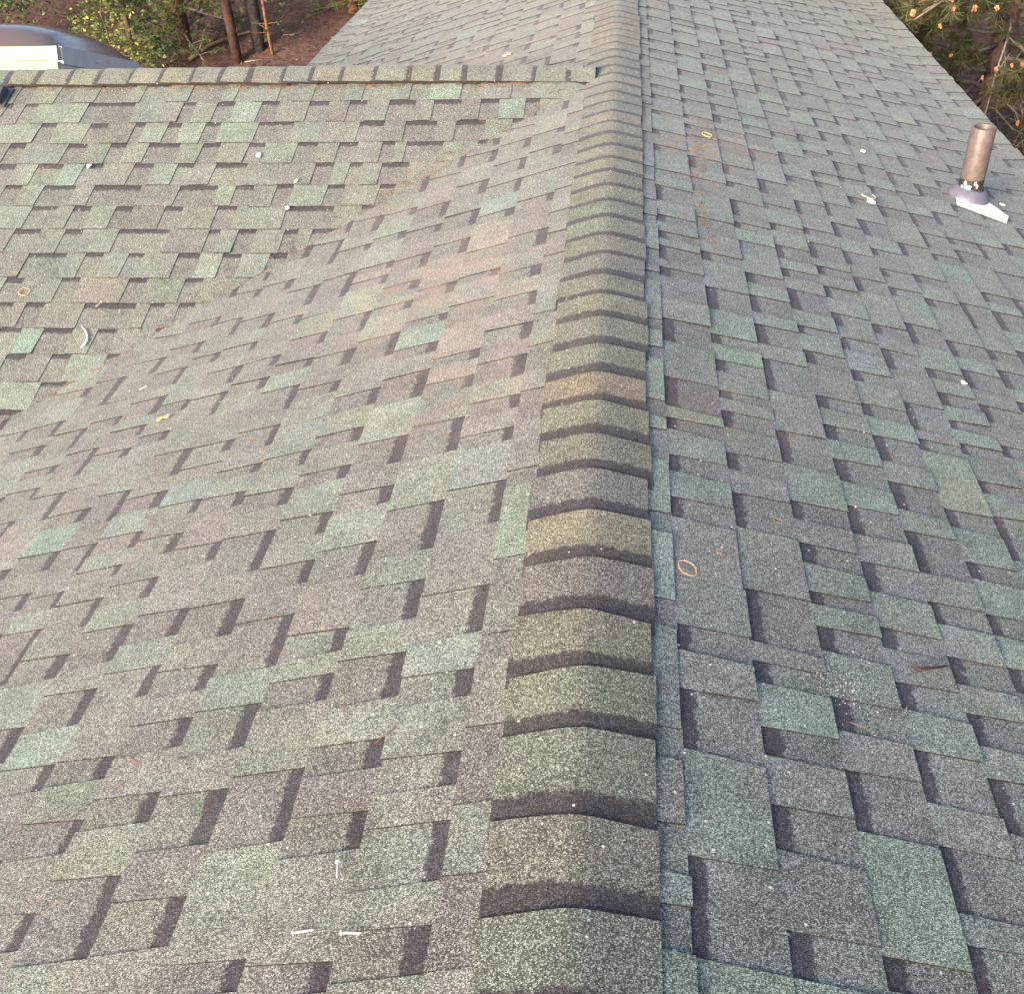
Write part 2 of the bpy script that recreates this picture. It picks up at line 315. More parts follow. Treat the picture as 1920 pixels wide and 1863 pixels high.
PIECES = []                                          # (kind, MB, projected size)
def lay(kind, sf, u0, u1, s0, s1, h0, h1, thick, tint, band=0.0, tap=(0, 0), lift=0.0, curl=(0, 0), rnd=R_):
    """one piece of a course: u along the course, s down the slope from s0 (under the butt above) to s1 (its own butt)"""
    head = .028
    um = .5 * (u0 + u1); x, y = plan(sf, um, .5 * (s0 + s1))
    ps = [proj((*plan(sf, a, b_), surf(*plan(sf, a, b_)))) for a in (u0, um, u1) for b_ in (s0, s1)]
    ps = [p for p in ps if p]
    if not ps: return
    if not any(-2200 < p[0] < 4100 and -700 < p[1] < 4200 for p in ps): return
    near_v = False; nu, nv = 1, 1
    if sf == 'L':
        if x < -.14 and y > y_valley(x) - .55 and y < YR + 2.6: near_v = True
        if s1 > 2.3: nv = 4
    elif sf == 'B':
        if x > x_valley(y) - .55: near_v = True
    elif s1 > 1.9: nv = 4
    if near_v: nu, nv = 5, 4
    if sf == 'L' and min(y_valley(plan('L', 0, s)[0]) for s in (s0, s1)) < u0 < YR + .02 and max(y_valley(plan('L', 0, s)[0]) for s in (s0, s1)) < u0: return
    if sf == 'L' and YR < y < YR + (YR - y_valley(x)) : return
    if sf == 'B' and u0 > max(x_valley(plan('B', 0, s)[1]) for s in (s0, s1)) + .04: return
    vv = [-head / (s1 - s0)] + [i / nv for i in range(nv + 1)]
    P = []; UV = []; HT = []; CL = set()
    for v in vv:
        s = s0 + (s1 - s0) * v; vc = max(v, 0)
        a0 = u0 + tap[0] * vc; a1 = u1 - tap[1] * vc
        for i in range(nu + 1):
            t = i / nu; u = a0 + (a1 - a0) * t
            px, py = plan(sf, u, s)
            h = h0 + (h1 - h0) * v + lift * vc ** 2 + (curl[0] * (1 - t) ** 2 + curl[1] * t ** 2) * vc ** 2
            if sf == 'L' and px < -.14 and py < YR:
                yv = y_valley(px) + .012
                if py > yv: py = yv; CL.add(len(P))
                h += .003 * max(0, 1 - abs(yv - py) / .3)
            if sf == 'B':
                xv = x_valley(py) + .03
                if px > xv: px = xv; CL.add(len(P))
                h *= min(1.0, max(.15, (xv - px) / .16))
            P.append(Vector((px, py, surf(px, py) + h))); UV.append((u, v)); HT.append(h)
    w_ = nu + 1; nr = len(vv); b = MB(); fs = []
    flip = sf != 'R'
    for r in range(nr - 1):
        for i in range(nu):
            q = (r * w_ + i, r * w_ + i + 1, (r + 1) * w_ + i + 1, (r + 1) * w_ + i); fs.append(q)
    # orient upward
    n_ = (P[fs[0][1]] - P[fs[0][0]]).cross(P[fs[0][3]] - P[fs[0][0]])
    if n_.z < 0: fs = [f[::-1] for f in fs]
    tv = [tuple(c * (1 + rnd.uniform(-.07, .07)) for c in tint) + (band,) for _ in P] if not near_v else tint + (band,)
    b.add(P, fs, tv, UV)
    e = (.014, .012, .012, 0.0); rows = [k * w_ for k in range(1, nr)]
    def side(idx):
        if sum(i in CL for i in idx) > .5 * len(idx): return
        if CL: idx = [i for i in idx if i not in CL]
        if len(idx) < 2: return
        top = [P[i] for i in idx]; bot = [P[i] - Vector((0, 0, min(thick, HT[i] + .004))) for i in idx]; k = len(idx)
        ff = [(i, i + 1, k + i + 1, k + i) for i in range(k - 1)]
        b.add(top + bot, ff, e, [(0, .5)] * (2 * k))
    side([r + nu for r in rows]); side(rows[::-1]); side([(nr - 1) * w_ + i for i in range(w_)])
    bot = [p - Vector((0, 0, min(thick, h + .004))) for p, h in zip(P, HT)]
    if not near_v and nv == 1: b.add([bot[0], bot[nu], bot[-1], bot[-w_]], [(0, 3, 2, 1)], e)
    inside = [p for p in ps if 0 <= p[0] <= 1920 and 0 <= p[1] <= 1863]
    area = 0.0
    if inside:
        a = [proj(P[w_]), proj(P[w_ + nu]), proj(P[-1]), proj(P[-w_])]
        if all(a): area = abs(sum(a[i][0] * a[(i + 1) % 4][1] - a[(i + 1) % 4][0] * a[i][1] for i in range(4))) * .5 * len(inside) / len(ps)
    PIECES.append((kind, b, area))

def fill_gaps(known, lo, hi, rnd):
    """recesses between teeth: the measured ones, and others where none was measured"""
    ks = []
    for g in sorted(known):
        if ks and g[0] < ks[-1][1] + .035: continue
        ks.append(g)
    out = []
    def rand_span(a, b_):
        p = a + rnd.choice((.07, .1, .14, .18, .22))
        while True:
            g = rnd.choice((.068, .075, .085, .13, .16, .175))
            if p + g > b_ - .06: break
            out.append((p, p + g, rnd.random() < .85)); p += g + rnd.choice((.07, .09, .12, .15, .19, .24, .29))
    prev = lo
    for g in ks:
        if g[0] - prev > .42: rand_span(prev, g[0])
        out.append((g[0], g[1], True)); prev = g[1]
    if hi - prev > .2: rand_span(prev, hi)
    return sorted(out)

def override(sf, u0, u1, s0, s1, table):
    for px, py in table:
        if sf == 'R': u, s = py, px / math.cos(PR)
        elif sf == 'L': u, s = py, -px / math.cos(PL)
        else: u, s = px, (YR - py) / math.cos(PB)
        if u0 <= u <= u1 and s0 <= s <= s1: return True
    return False

def lay_surface(sf, courses, lo, hi, end, step, greens, tans, seed):
    rnd = random.Random(seed)
    lines = [c[0] for c in courses]; known = {round(c[0], 3): c[1] for c in courses}
    s = lines[-1] + step
    while s < end - step * .35: lines.append(s); s += step
    first = lines[0] - step
    lines = [first] + lines + [end]
    for k in range(len(lines) - 1):
        s0, s1 = lines[k], lines[k + 1]
        gaps = fill_gaps(known.get(round(s0, 3), []), lo - rnd.uniform(0, .3), hi, rnd)
        p = lo - .35; teeth = []
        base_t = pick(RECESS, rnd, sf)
        for g in gaps:
            if g[0] - p > .02: teeth.append((p, g[0]))
            p = g[1]
        teeth.append((p, hi))
        for g0, g1, bd in gaps:
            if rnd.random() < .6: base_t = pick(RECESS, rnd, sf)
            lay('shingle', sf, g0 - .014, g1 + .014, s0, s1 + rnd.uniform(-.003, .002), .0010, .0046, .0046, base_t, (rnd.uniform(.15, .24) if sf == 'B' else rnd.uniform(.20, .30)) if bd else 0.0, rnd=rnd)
        for t0, t1 in teeth:
            n_ = max(1, round((t1 - t0) / .2)) if t1 - t0 > .27 else 1
            cuts = [t0] + [t0 + (t1 - t0) * (i + rnd.uniform(-.2, .2)) / n_ for i in range(1, n_)] + [t1]
            for a, b_ in zip(cuts, cuts[1:]):
                tn = pick(TINTS, rnd, sf)
                if override(sf, a, b_, s0, s1, greens): tn = tuple(c * rnd.uniform(.93, 1.07) for c in (GREEN if rnd.random() < .6 else PALEGREEN))
                elif override(sf, a - .05, b_ + .05, s0, s1, tans): tn = TAN
                up = rnd.random(); lift = .005 if up > .975 else (.002 if up > .85 else rnd.uniform(0, .0012))
                cu = (rnd.uniform(0, .005) if rnd.random() < .10 else 0, rnd.uniform(0, .005) if rnd.random() < .10 else 0)
                lay('shingle_tab', sf, a + (.0006 if a != t0 else 0), b_ - (.0006 if b_ != t1 else 0), s0, s1 + rnd.uniform(-.0035, .0035), .0040, .0072, .0032 if sf == 'B' else .0036, tn, 0.0,
                    (rnd.uniform(0, .010) if a == t0 else 0, rnd.uniform(0, .010) if b_ == t1 else 0), lift, cu, rnd)

lay_surface('R', COURSES_R, -.3, 12.6, 2.435, .1465, GR, TANR, 21)
lay_surface('L', COURSES_L, -.3, 13.6, 2.862, .1680, GL, TANL, 22)
lay_surface('B', COURSES_B, -4.6, -.13, 2.80, .1600, GB, [], 23)

# ------------------------------------------------------------------ the house and its roof
house = empty('house', (0, 6, -4.2), label='house roofed in green and grey shingles with a cross gable on the left', cat='house')
HI = house.matrix_world.inverted()
def hbuild(b, name, mat):
    o = b.build(name, mat, house); o.matrix_parent_inverse = HI; return o

def deck():
    b = MB(); d = (.03, .028, .03, 0)
    def grid(xs, ys, fn):
        vs = [(x, y, fn(x, y) - .006) for y in ys for x in xs]; n_ = len(xs)
        b.add(vs, [(j * n_ + i, j * n_ + i + 1, (j + 1) * n_ + i + 1, (j + 1) * n_ + i) for j in range(len(ys) - 1) for i in range(n_ - 1)], d)
    ys = [-2 + .08 * i for i in range(int(15.6 / .08) + 1)]
    grid([XEL + (-.143 - XEL) * i / 36 for i in range(37)], ys, surf)
    grid([-.1425, -.07, 0], [-2, 13.6], lambda x, y: TL * x)
    grid([0] + [XER * i / 16 for i in range(1, 17)], [-2, 13.6], lambda x, y: z_right(x))
    yg = [3.2 + (YR - 3.2) * i / 10 for i in range(11)] + [YR + 2.6 * i / 10 for i in range(1, 11)]
    grid([-5.6, -4, XEL], yg, lambda x, y: z_gable(y))
    return b
hbuild(deck(), 'roof_deck', M_ASPH)
b = MB()                                             # fascia boards just under the eaves
b.box((XER - .03, -2, z_right(XER) - .19), (XER - .006, 13.6, z_right(XER) - .012)); b.box((XEL + .006, -2, z_left(XEL) - .19), (XEL + .03, 3.15, z_left(XEL) - .012))
b.box((XEL + .006, 8.45, z_left(XEL) - .19), (XEL + .03, 13.6, z_left(XEL) - .012)); b.box((-5.6, 3.206, z_gable(3.2) - .19), (XEL, 3.23, z_gable(3.2) - .012))
hbuild(b, 'fascia', M_TRIM)
b = MB(); b.box((XEL + .5, -1.7, -4.3), (XER - .5, 13.2, -.92)); hbuild(b, 'wall', M_WALL)
b = MB(); b.box((-5.3, 3.7, -4.3), (XEL + .49, 7.9, -.95)); hbuild(b, 'gable_wall', M_WALL)

def emit(kind, limit, rest):
    L = sorted((p for p in PIECES if p[0] == kind), key=lambda p: -p[2])
    for _, b_, a in L[:limit]: hbuild(b_, kind, M_GRAN)
    R = MB()
    for _, b_, a in L[limit:]: R.add(b_.v, b_.f, b_.t, b_.uv)
    if R.v: tag(hbuild(R, rest, M_GRAN), kind='stuff')
emit('shingle_tab', 300, 'distant_shingle_tabs')
emit('shingle', 300, 'distant_shingles')

# ------------------------------------------------------------------ ridge caps
CAPT = [(.132, .143, .110), (.142, .145, .104), (.122, .138, .112), (.148, .147, .108), (.130, .137, .114)]
def cap_profile(tA, tB, hw):
    return [-hw, -hw * .62, -hw * .36, -hw * .2, -hw * .07, hw * .07, hw * .2, hw * .36, hw * .62, hw]
def cap_z(d, tA, tB): 
    t = tA if d < 0 else tB
    return -t * (math.sqrt(d * d + .028 ** 2) - .004)
def make_cap(axis, a0, a1, hw, zc, off, tint, tA, tB, band, rnd):
    """a0 = end tucked under the next cap (head), a1 = butt"""
    b_ = MB(); ds = cap_profile(tA, tB, hw); head = .03 * (1 if a1 > a0 else -1); jit = rnd.uniform(-.006, .006); sk = rnd.uniform(-.010, .010)
    rows = [(a0 - head, -.18, .0095), (a0, 0, .0105), ((a0 + a1) / 2, .5, .013), (a1, 1, .0158)]
    vs = []; uv = []; w_ = len(ds)
    for a, v, h in rows:
        for d in ds:
            q = a + sk * d / hw * max(v, 0); dd = d + jit
            z = zc + cap_z(dd, tA, tB) + h
            vs.append((dd, q, z) if axis == 'y' else (q, YR + dd, z)); uv.append((d, v))
    fs = [(r * w_ + i, r * w_ + i + 1, (r + 1) * w_ + i + 1, (r + 1) * w_ + i) for r in range(3) for i in range(w_ - 1)]
    V = [Vector(p) for p in vs]
    if (V[1] - V[0]).cross(V[w_] - V[0]).z < 0: fs = [f[::-1] for f in fs]
    b_.add(vs, fs, tint + (band,), uv, smooth=True)
    e = (.022, .014, .012, 0)
    def side(idx, t):
        k = len(idx); b_.add([V[i] for i in idx] + [V[i] - Vector((0, 0, t)) for i in idx], [(i, i + 1, k + i + 1, k + i) for i in range(k - 1)], e)
    tk = .006 if axis == 'y' else .012
    side([r * w_ for r in range(4)], tk); side([r * w_ + w_ - 1 for r in range(4)][::-1], tk); side(list(range(3 * w_, 4 * w_)), .005)
    return b_
CY = [.906, 1.081, 1.273, 1.43, 1.594, 1.765, 1.938, 2.108, 2.267, 2.433, 2.589, 2.759, 2.938, 3.098, 3.25]
while CY[-1] < 9.6: CY.append(CY[-1] + R_.uniform(.160, .172))
while CY[0] > -.3: CY.insert(0, CY[0] - .172)
for i in range(1, len(CY)):
    tn = R_.choice(CAPT)
    if abs(CY[i] - 2.589) < .01 or abs(CY[i] - 1.938) < .01: tn = (.182, .155, .104)
    if CY[i] > 3.3 and R_.random() < .3: tn = (.155, .147, .112)
    hbuild(make_cap('y', CY[i - 1], CY[i], .146, 0.0, .0, tuple(c * R_.uniform(.66, .82) for c in tn), TL, TR, R_.uniform(.29, .37), R_), 'ridge_cap_shingle', M_GRAN)
PXE = [17, 78, 138, 195, 256, 315, 372, 430, 485, 545, 600, 654, 717, 779, 832, 880, 945, 1006, 1067]
GX = sorted([-.427 - (1000 - p) * .00302 for p in PXE] + [-.125])
while GX[0] > -5.0: GX.insert(0, GX[0] - .18)
for i in range(1, len(GX)):
    hbuild(make_cap('x', GX[i], GX[i - 1], .145, ZR + .010 - .016 * max(0, 1 + (GX[i] + .1) / .7), .0, tuple(c * R_.uniform(.92, 1.08) for c in R_.choice(CAPT)), TB, TB, R_.uniform(.14, .26) if i < len(GX) - 1 else 0.0, R_), 'ridge_cap_shingle', M_GRAN)

# ------------------------------------------------------------------ hillside
def terr(x, y):
    z = -4.2 + .22 * max(0.0, y - 4) if y < 60 else -4.2 + .22 * 56 + .05 * (y - 60)
    f = min(1.0, max(0.0, (y - 7) / 4))
    return z + f * (.16 * noise.noise(Vector((x * .35, y * .35, 0))) + .05 * noise.noise(Vector((x * 1.4, y * 1.4, 3))))
def ground_mat():
    M, n, l, b = newmat('pine_needle_litter')
    pos = N(n, 'ShaderNodeNewGeometry').outputs['Position']
    a = noise_(n, l, 1.2, 6.0, pos, .65); c = noise_(n, l, 14.0, 5.0, pos, .7)
    mp = N(n, 'ShaderNodeMapping'); mp.inputs['Scale'].default_value = (9, 40, 20); mp.inputs['Rotation'].default_value = (0, 0, .35); l.new(pos, mp.inputs['Vector'])
    st = noise_(n, l, 1.0, 4.0, mp.outputs[0], .7)
    c1 = ramp(n, l, a, [(.3, (.070, .039, .033)), (.55, (.105, .061, .051)), (.75, (.145, .090, .073))])
    c2 = ramp(n, l, c, [(.3, .6), (.7, 1.35)]); c3 = ramp(n, l, st, [(.35, .7), (.7, 1.4)])
    col = mix(n, l, 1.0, mix(n, l, 1.0, c1, c2, 'MULTIPLY'), c3, 'MULTIPLY')
    l.new(col, b.inputs['Base Color']); b.inputs['Roughness'].default_value = .95; b.inputs['Specular IOR Level'].default_value = .1
    bp = N(n, 'ShaderNodeBump'); bp.inputs['Strength'].default_value = .8; bp.inputs['Distance'].default_value = .06
    l.new(c, bp.inputs['Height']); l.new(bp.outputs['Normal'], b.inputs['Normal'])
    return M
b = MB()
def axis_pts(lo, hi, fine0, fine1, st, big):
    p = [lo]; x = lo
    while x < hi:
        x += st if fine0 <= x < fine1 else big
        if x < fine0 < x + big and x < fine0: p.append(x); x = fine0
        p.append(min(x, hi))
    return sorted(set(p))
xs = axis_pts(-400, 400, -14, 10, .3, 12); ys = axis_pts(-300, 500, 6, 20, .3, 12)
b.add([(x, y, terr(x, y)) for y in ys for x in xs], [(j * len(xs) + i, j * len(xs) + i + 1, (j + 1) * len(xs) + i + 1, (j + 1) * len(xs) + i) for j in range(len(ys) - 1) for i in range(len(xs) - 1)], smooth=True)
tag(b.build('ground', ground_mat()), kind='structure')

# litter: twigs and small stones lying on the hillside
b = MB(); rl = random.Random(5)
for i in range(900):
    x = rl.uniform(-10, 7); y = rl.uniform(11, 19); z = terr(x, y)
    if rl.random() < .8:
        a = rl.uniform(0, 6.28); L_ = rl.uniform(.06, .35); d = Vector((math.cos(a), math.sin(a), 0)) * L_
        t = rl.choice([(.20, .13, .09, 0), (.11, .07, .05, 0), (.30, .23, .17, 0)])
        p0 = Vector((x, y, z + .015)); p1 = p0 + d; p1.z = terr(p1.x, p1.y) + .02
        b.tube([p0, p1], .006, 4, t)
    else: b.blob((x, y, z + .01), rl.uniform(.015, .04), rl.choice([(.30, .22, .17, 0), (.14, .09, .07, 0)]), 5, 3, .3)
tag(b.build('forest_litter', M_BARK), kind='stuff')

# ------------------------------------------------------------------ trees
def limb(b, p0, d, L_, r, rnd, tint, n=6, bend=.25, droop=0.0):
    pts = [Vector(p0)]; d = Vector(d).normalized(); k = 5
    for i in range(k):
        d = (d + Vector((rnd.uniform(-bend, bend), rnd.uniform(-bend, bend), rnd.uniform(-bend, bend) - droop)) * .5).normalized()
        pts.append(pts[-1] + d * L_ / k)
    b.tube(pts, [r * (1 - .75 * i / k) for i in range(k + 1)], n, tint)
    return pts
def leaf(b, c, s, rnd, tint, flat=.4):
    a = Vector((rnd.gauss(0, 1), rnd.gauss(0, 1), rnd.gauss(0, flat))).normalized()
    q = Vector((rnd.gauss(0, 1), rnd.gauss(0, 1), rnd.gauss(0, 1))); q = (q - a * q.dot(a)).normalized()
    c = Vector(c); w2 = s * .32
    b.add([c - a * s * .5, c + q * w2, c + a * s * .5, c - q * w2], [(0, 1, 2, 3)], tint)
def tuft(b, c, d, L_, n, rnd, tint, wid=.006):
    c = Vector(c); d = Vector(d).normalized()
    for i in range(n):
        q = (d * rnd.uniform(.25, 1.1) + Vector((rnd.gauss(0, 1), rnd.gauss(0, 1), rnd.gauss(0, 1))).normalized() * .95).normalized()
        s = q.cross(Vector((rnd.gauss(0, 1), rnd.gauss(0, 1), rnd.gauss(0, 1)))).normalized() * wid
        o = c - d * rnd.uniform(0, .07); e = o + q * L_ * rnd.uniform(.7, 1.1); e.z -= .12 * L_
        j = rnd.uniform(.75, 1.25)
        b.add([o - s, o + s, e], [(0, 1, 2)], (tint[0] * j, tint[1] * j, tint[2] * j, 0))
def tree_root(name, x, y, label, cat, group=None):
    return empty(name, (x, y, terr(x, y) - .05), label=label, cat=cat, group=group)
def tbuild(b, name, mat, root):
    o = b.build(name, mat, root); o.matrix_parent_inverse = root.matrix_world.inverted(); return o
def trunk_pts(x, y, h, lean, rnd, wob=.05, k=8):
    z = terr(x, y) - .1
    return [Vector((x + lean[0] * i / k + rnd.uniform(-wob, wob) * (i > 0), y + lean[1] * i / k + rnd.uniform(-wob, wob) * (i > 0), z + h * i / k)) for i in range(k + 1)]

# bare trunks on the slope behind the house
def bare(name, x, y, h, r, lean, tint, label, seed, stubs=5):
    rnd = random.Random(seed); root = tree_root(name, x, y, label, 'tree'); b = MB()
    P = trunk_pts(x, y, h, lean, rnd, r * .25); b.tube(P, [r * (1.12 - .5 * i / 8) for i in range(9)], 10, tint)
    tbuild(b, 'trunk', M_BARK, root); b = MB()
    for i in range(stubs):
        p = P[0].lerp(P[-1], rnd.uniform(.2, .95)); a = rnd.uniform(0, 6.28)
        limb(b, p, (math.cos(a), math.sin(a), rnd.uniform(-.2, .3)), rnd.uniform(.3, .9), .012, rnd, tint, 5)
    tbuild(b, 'branch', M_BARK, root)
    # crown far above the frame
    b = MB()
    for i in range(140):
        p = P[-1] + Vector((rnd.gauss(0, .9), rnd.gauss(0, .9), rnd.uniform(-1.5, 1.8))); tuft(b, p, (rnd.gauss(0, 1), rnd.gauss(0, 1), .4), .18, 26, rnd, (.05, .075, .025), .008)
    tbuild(b, 'crown', M_LEAF, root)
bare('pine_tree', -5.07, 14.05, 8.5, .062, (-.25, .2), (.085, .046, .040, 0), 'slim reddish bare pine trunk left of the dark thick trunk', 31)
bare('pine_tree', -4.84, 14.35, 9.0, .082, (-.12, .1), (.062, .052, .056, 0), 'dark grey thick bare pine trunk between the slim red one and the sapling', 32, 3)

def leafy(name, x, y, h, rad, zc, nl, ls, tints, trunk_t, label, seed, r=.04, lean=(0, 0), cat='tree', sq=1.0):
    rnd = random.Random(seed); root = tree_root(name, x, y, label, cat); b = MB(); lf = MB()
    P = trunk_pts(x, y, h, lean, rnd, .04); b.tube(P, [r * (1.1 - .8 * i / 8) for i in range(9)], 8, trunk_t)
    tbuild(b, 'trunk', M_BARK, root); b = MB(); z0 = terr(x, y)
    tips = []
    for i in range(26):
        f = rnd.uniform(max(.05, (zc[0]) / h), min(1, zc[1] / h)); p = P[0].lerp(P[-1], f) if f < 1 else P[-1]
        k = min(7, int(f * 8)); p = P[k].lerp(P[k + 1], f * 8 - k)
        a = rnd.uniform(0, 6.28); Q = limb(b, p, (math.cos(a), math.sin(a), rnd.uniform(-.1, .6)), rad * rnd.uniform(.5, 1.1), r * .3, rnd, trunk_t, 4)
        tips += Q[2:]
    tbuild(b, 'branch', M_BARK, root)
    for i in range(nl):
        c = rnd.choice(tips); p = c + Vector((rnd.gauss(0, .14), rnd.gauss(0, .14), rnd.gauss(0, .12))) * sq
        t = rnd.choice(tints); j = rnd.uniform(.75, 1.3); leaf(lf, p, ls * rnd.uniform(.6, 1.3), rnd, (t[0] * j, t[1] * j, t[2] * j, 0))
    tbuild(lf, 'crown', M_LEAF, root)
G1 = [(.11, .155, .045), (.14, .18, .05), (.08, .12, .035)]; G2 = [(.20, .20, .05), (.26, .25, .07), (.12, .15, .04)]; G3 = [(.045, .085, .03), (.06, .10, .035), (.035, .065, .028)]
leafy('broadleaf_tree', -6.55, 14.2, 4.2, .75, (.2, 2.6), 7000, .05, G1 + [(.15, .19, .05)], (.12, .08, .06, 0), 'light green leafy young tree with thin branches behind the skylight', 41, .035)
leafy('yellow_leaved_shrub', -6.35, 13.2, 1.5, .5, (.1, 1.1), 520, .055, [(.34, .33, .09), (.22, .25, .06), (.12, .16, .05)], (.10, .07, .05, 0), 'yellow leaved shrub below the light green young tree', 42, .018, cat='shrub')
leafy('leafy_bush', -8.6, 14.6, 2.6, 1.0, (.2, 2.0), 4200, .055, G1 + G3, (.10, .07, .05, 0), 'hazy green bush behind the skylight dome at the far left', 43, .03, cat='bush')
leafy('leafy_bush', -7.5, 15.2, 1.9, .6, (.2, 1.6), 1500, .05, G1, (.10, .07, .05, 0), 'small thin green bush between the far left bush and the young tree', 47, .02, cat='bush')
leafy('dark_shrub', -6.0, 13.9, 1.2, .45, (.1, .9), 1000, .05, G3, (.09, .06, .05, 0), 'low dark green shrub at the foot of the red barked pine', 44, .018, cat='shrub')
leafy('sapling', -4.62, 14.2, 3.4, .32, (.3, 1.8), 520, .05, G3, (.20, .10, .06, 0), 'thin sapling with few dark green leaves beside the dark thick trunk', 45, .022, (.05, .1))

def pine(name, x, y, h, r, lean, trunk_t, label, seed, zlo, zhi, rad, nlimb, tints, tl=.15, ntuft=9, cones=0, per=34, group=None, twigs=0, toward=None, wid=.006):
    rnd = random.Random(seed); root = tree_root(name, x, y, label, 'tree', group); b = MB()
    P = trunk_pts(x, y, h, lean, rnd, r * .3); b.tube(P, [r * (1.1 - .75 * i / 8) for i in range(9)], 10, trunk_t); tbuild(b, 'trunk', M_BARK, root)
    b = MB(); lf = MB(); tips = []
    wood = (.17, .14, .125, 0)
    for i in range(nlimb):
        f = (zlo + (zhi - zlo) * (i + rnd.random()) / nlimb) / h; k = min(7, int(f * 8)); p = P[k].lerp(P[k + 1], f * 8 - k)
        a = rnd.uniform(0, 6.28) if toward is None or rnd.random() < .3 else toward + rnd.gauss(0, .75)
        L_ = rad * rnd.uniform(.6, 1.15); Q = limb(b, p, (math.cos(a), math.sin(a), rnd.uniform(-.15, .35)), L_, r * .24, rnd, wood, 5, .3, .05)
        for q in range(ntuft):
            t = rnd.uniform(.3, 1.0) * 5; kk = min(4, int(t)); c = Q[kk].lerp(Q[kk + 1], t - kk)
            d = (Q[kk + 1] - Q[kk]).normalized() + Vector((rnd.gauss(0, .7), rnd.gauss(0, .7), rnd.gauss(.25, .4)))
            S2 = limb(b, c, d, rnd.uniform(.15, .5), r * .07, rnd, wood, 4, .4)
            tips.append((S2[-1], (S2[-1] - S2[-2]).normalized())); tips.append((S2[3], (S2[3] - S2[2]).normalized()))
    for i in range(twigs):
        f = rnd.uniform(zlo, zhi) / h; k = min(7, int(f * 8)); p = P[k].lerp(P[k + 1], f * 8 - k); a = (toward or 0) + rnd.gauss(0, .9)
        Q = limb(b, p, (math.cos(a), math.sin(a), rnd.uniform(-.5, .2)), rad * rnd.uniform(.5, 1.0), r * .13, rnd, (.26, .22, .20, 0), 5, .5, .12)
        for q in range(3):
            limb(b, rnd.choice(Q[2:]), (rnd.gauss(0, 1), rnd.gauss(0, 1), rnd.gauss(-.3, .6)), rnd.uniform(.2, .6), r * .06, rnd, (.26, .22, .20, 0), 4, .5)
    tbuild(b, 'branch', M_BARK, root)
    for c, d in tips: tuft(lf, c, d, tl * rnd.uniform(.8, 1.15), per, rnd, rnd.choice(tints), wid)
    tbuild(lf, 'crown', M_LEAF, root)
    if cones:
        me = []
        for q in range(3):
            cb = MB(); rr = random.Random(seed + q)
            for k in range(9):
                a = rr.uniform(0, 6.28); cb.blob((math.cos(a) * .018, math.sin(a) * .018, rr.uniform(-.012, .03)), .0125, rr.choice([(.38, .165, .08, 0), (.44, .21, .10, 0), (.30, .12, .06, 0)]), 6, 4, .15, (1, 1, 1.7))
            me.append(cb.mesh('cone_cluster', M_CONE))
        vis = []
        for c, d in tips:
            q = proj(c)
            if q and 1600 < q[0] < 1990 and -60 < q[1] < 330: vis.append((c, d))
        vis.sort(key=lambda q: (q[0] - CAM).length); take = []
        for c, d in vis:
            if all((c - k[0]).length > .17 for k in take): take.append((c, d))
        for c, d in take[:cones]:
            o = bpy.data.objects.new('cone_cluster', rnd.choice(me)); link(o, root); o.matrix_parent_inverse = root.matrix_world.inverted()
            o.location = c + d * .06 + Vector((0, 0, .05)); s = rnd.uniform(.5, .8); o.scale = (s, s, s); o.rotation_euler = (rnd.uniform(-.5, .5), rnd.uniform(-.5, .5), rnd.uniform(0, 6))
PT = [(.080, .088, .036), (.110, .110, .044), (.062, .072, .032), (.125, .115, .050)]
YT = [(.13, .15, .03), (.10, .13, .03), (.17, .17, .04)]
pine('pine_tree', -5.85, 14.3, 7.5, .085, (.25, 0), (.095, .052, .042, 0), 'red barked pine with a low yellow green crown behind the gable ridge', 51, .38, 2.2, .9, 46, YT + PT, .085, 10, per=30, wid=.004)
pine('pine_tree', -3.78, 15.5, 7.0, .07, (.1, 0), (.26, .10, .05, 0), 'orange barked pine with yellow foliage at the far left eave', 52, .14, 1.6, .5, 30, YT, .085, 8, per=26, wid=.004)
pine('pine_tree', 3.72, 11.15, 7.5, .11, (.1, .1), (.10, .065, .055, 0), 'large dark green pine covered in orange pollen cones beyond the right eave', 53, 1.0, 3.9, 1.9, 54, PT, .15, 11, cones=48, per=46, twigs=18, toward=-2.2, wid=.005)
pine('pine_tree', 4.9, 13.6, 7.0, .10, (0, .1), (.09, .06, .05, 0), 'shaded dark green pine behind the tree with the orange cones', 54, .6, 3.6, 1.6, 22, PT[:3], .16, 7, per=30, twigs=14, toward=-2.0)
# dead brush on the ground beyond the right eave
rb_ = random.Random(61); root = empty('dead_brush', (4.5, 11.6, terr(4.5, 11.6)), label='tangle of dead grey brown twigs on the dark ground beyond the vent pipe', cat='brush'); b = MB()
for i in range(70):
    x = rb_.uniform(3.6, 6.0); y = rb_.uniform(10.4, 13.8)
    Q = limb(b, (x, y, terr(x, y)), (rb_.gauss(0, 1), rb_.gauss(0, 1), rb_.uniform(.1, .9)), rb_.uniform(.4, 1.3), .008, rb_, (.19, .15, .135, 0), 4, .5, .08)
    for k in range(2): limb(b, rb_.choice(Q[1:]), (rb_.gauss(0, 1), rb_.gauss(0, 1), rb_.uniform(-.3, .6)), rb_.uniform(.2, .5), .004, rb_, (.19, .15, .135, 0), 4, .5)
tbuild(b, 'branch', M_BARK, root)
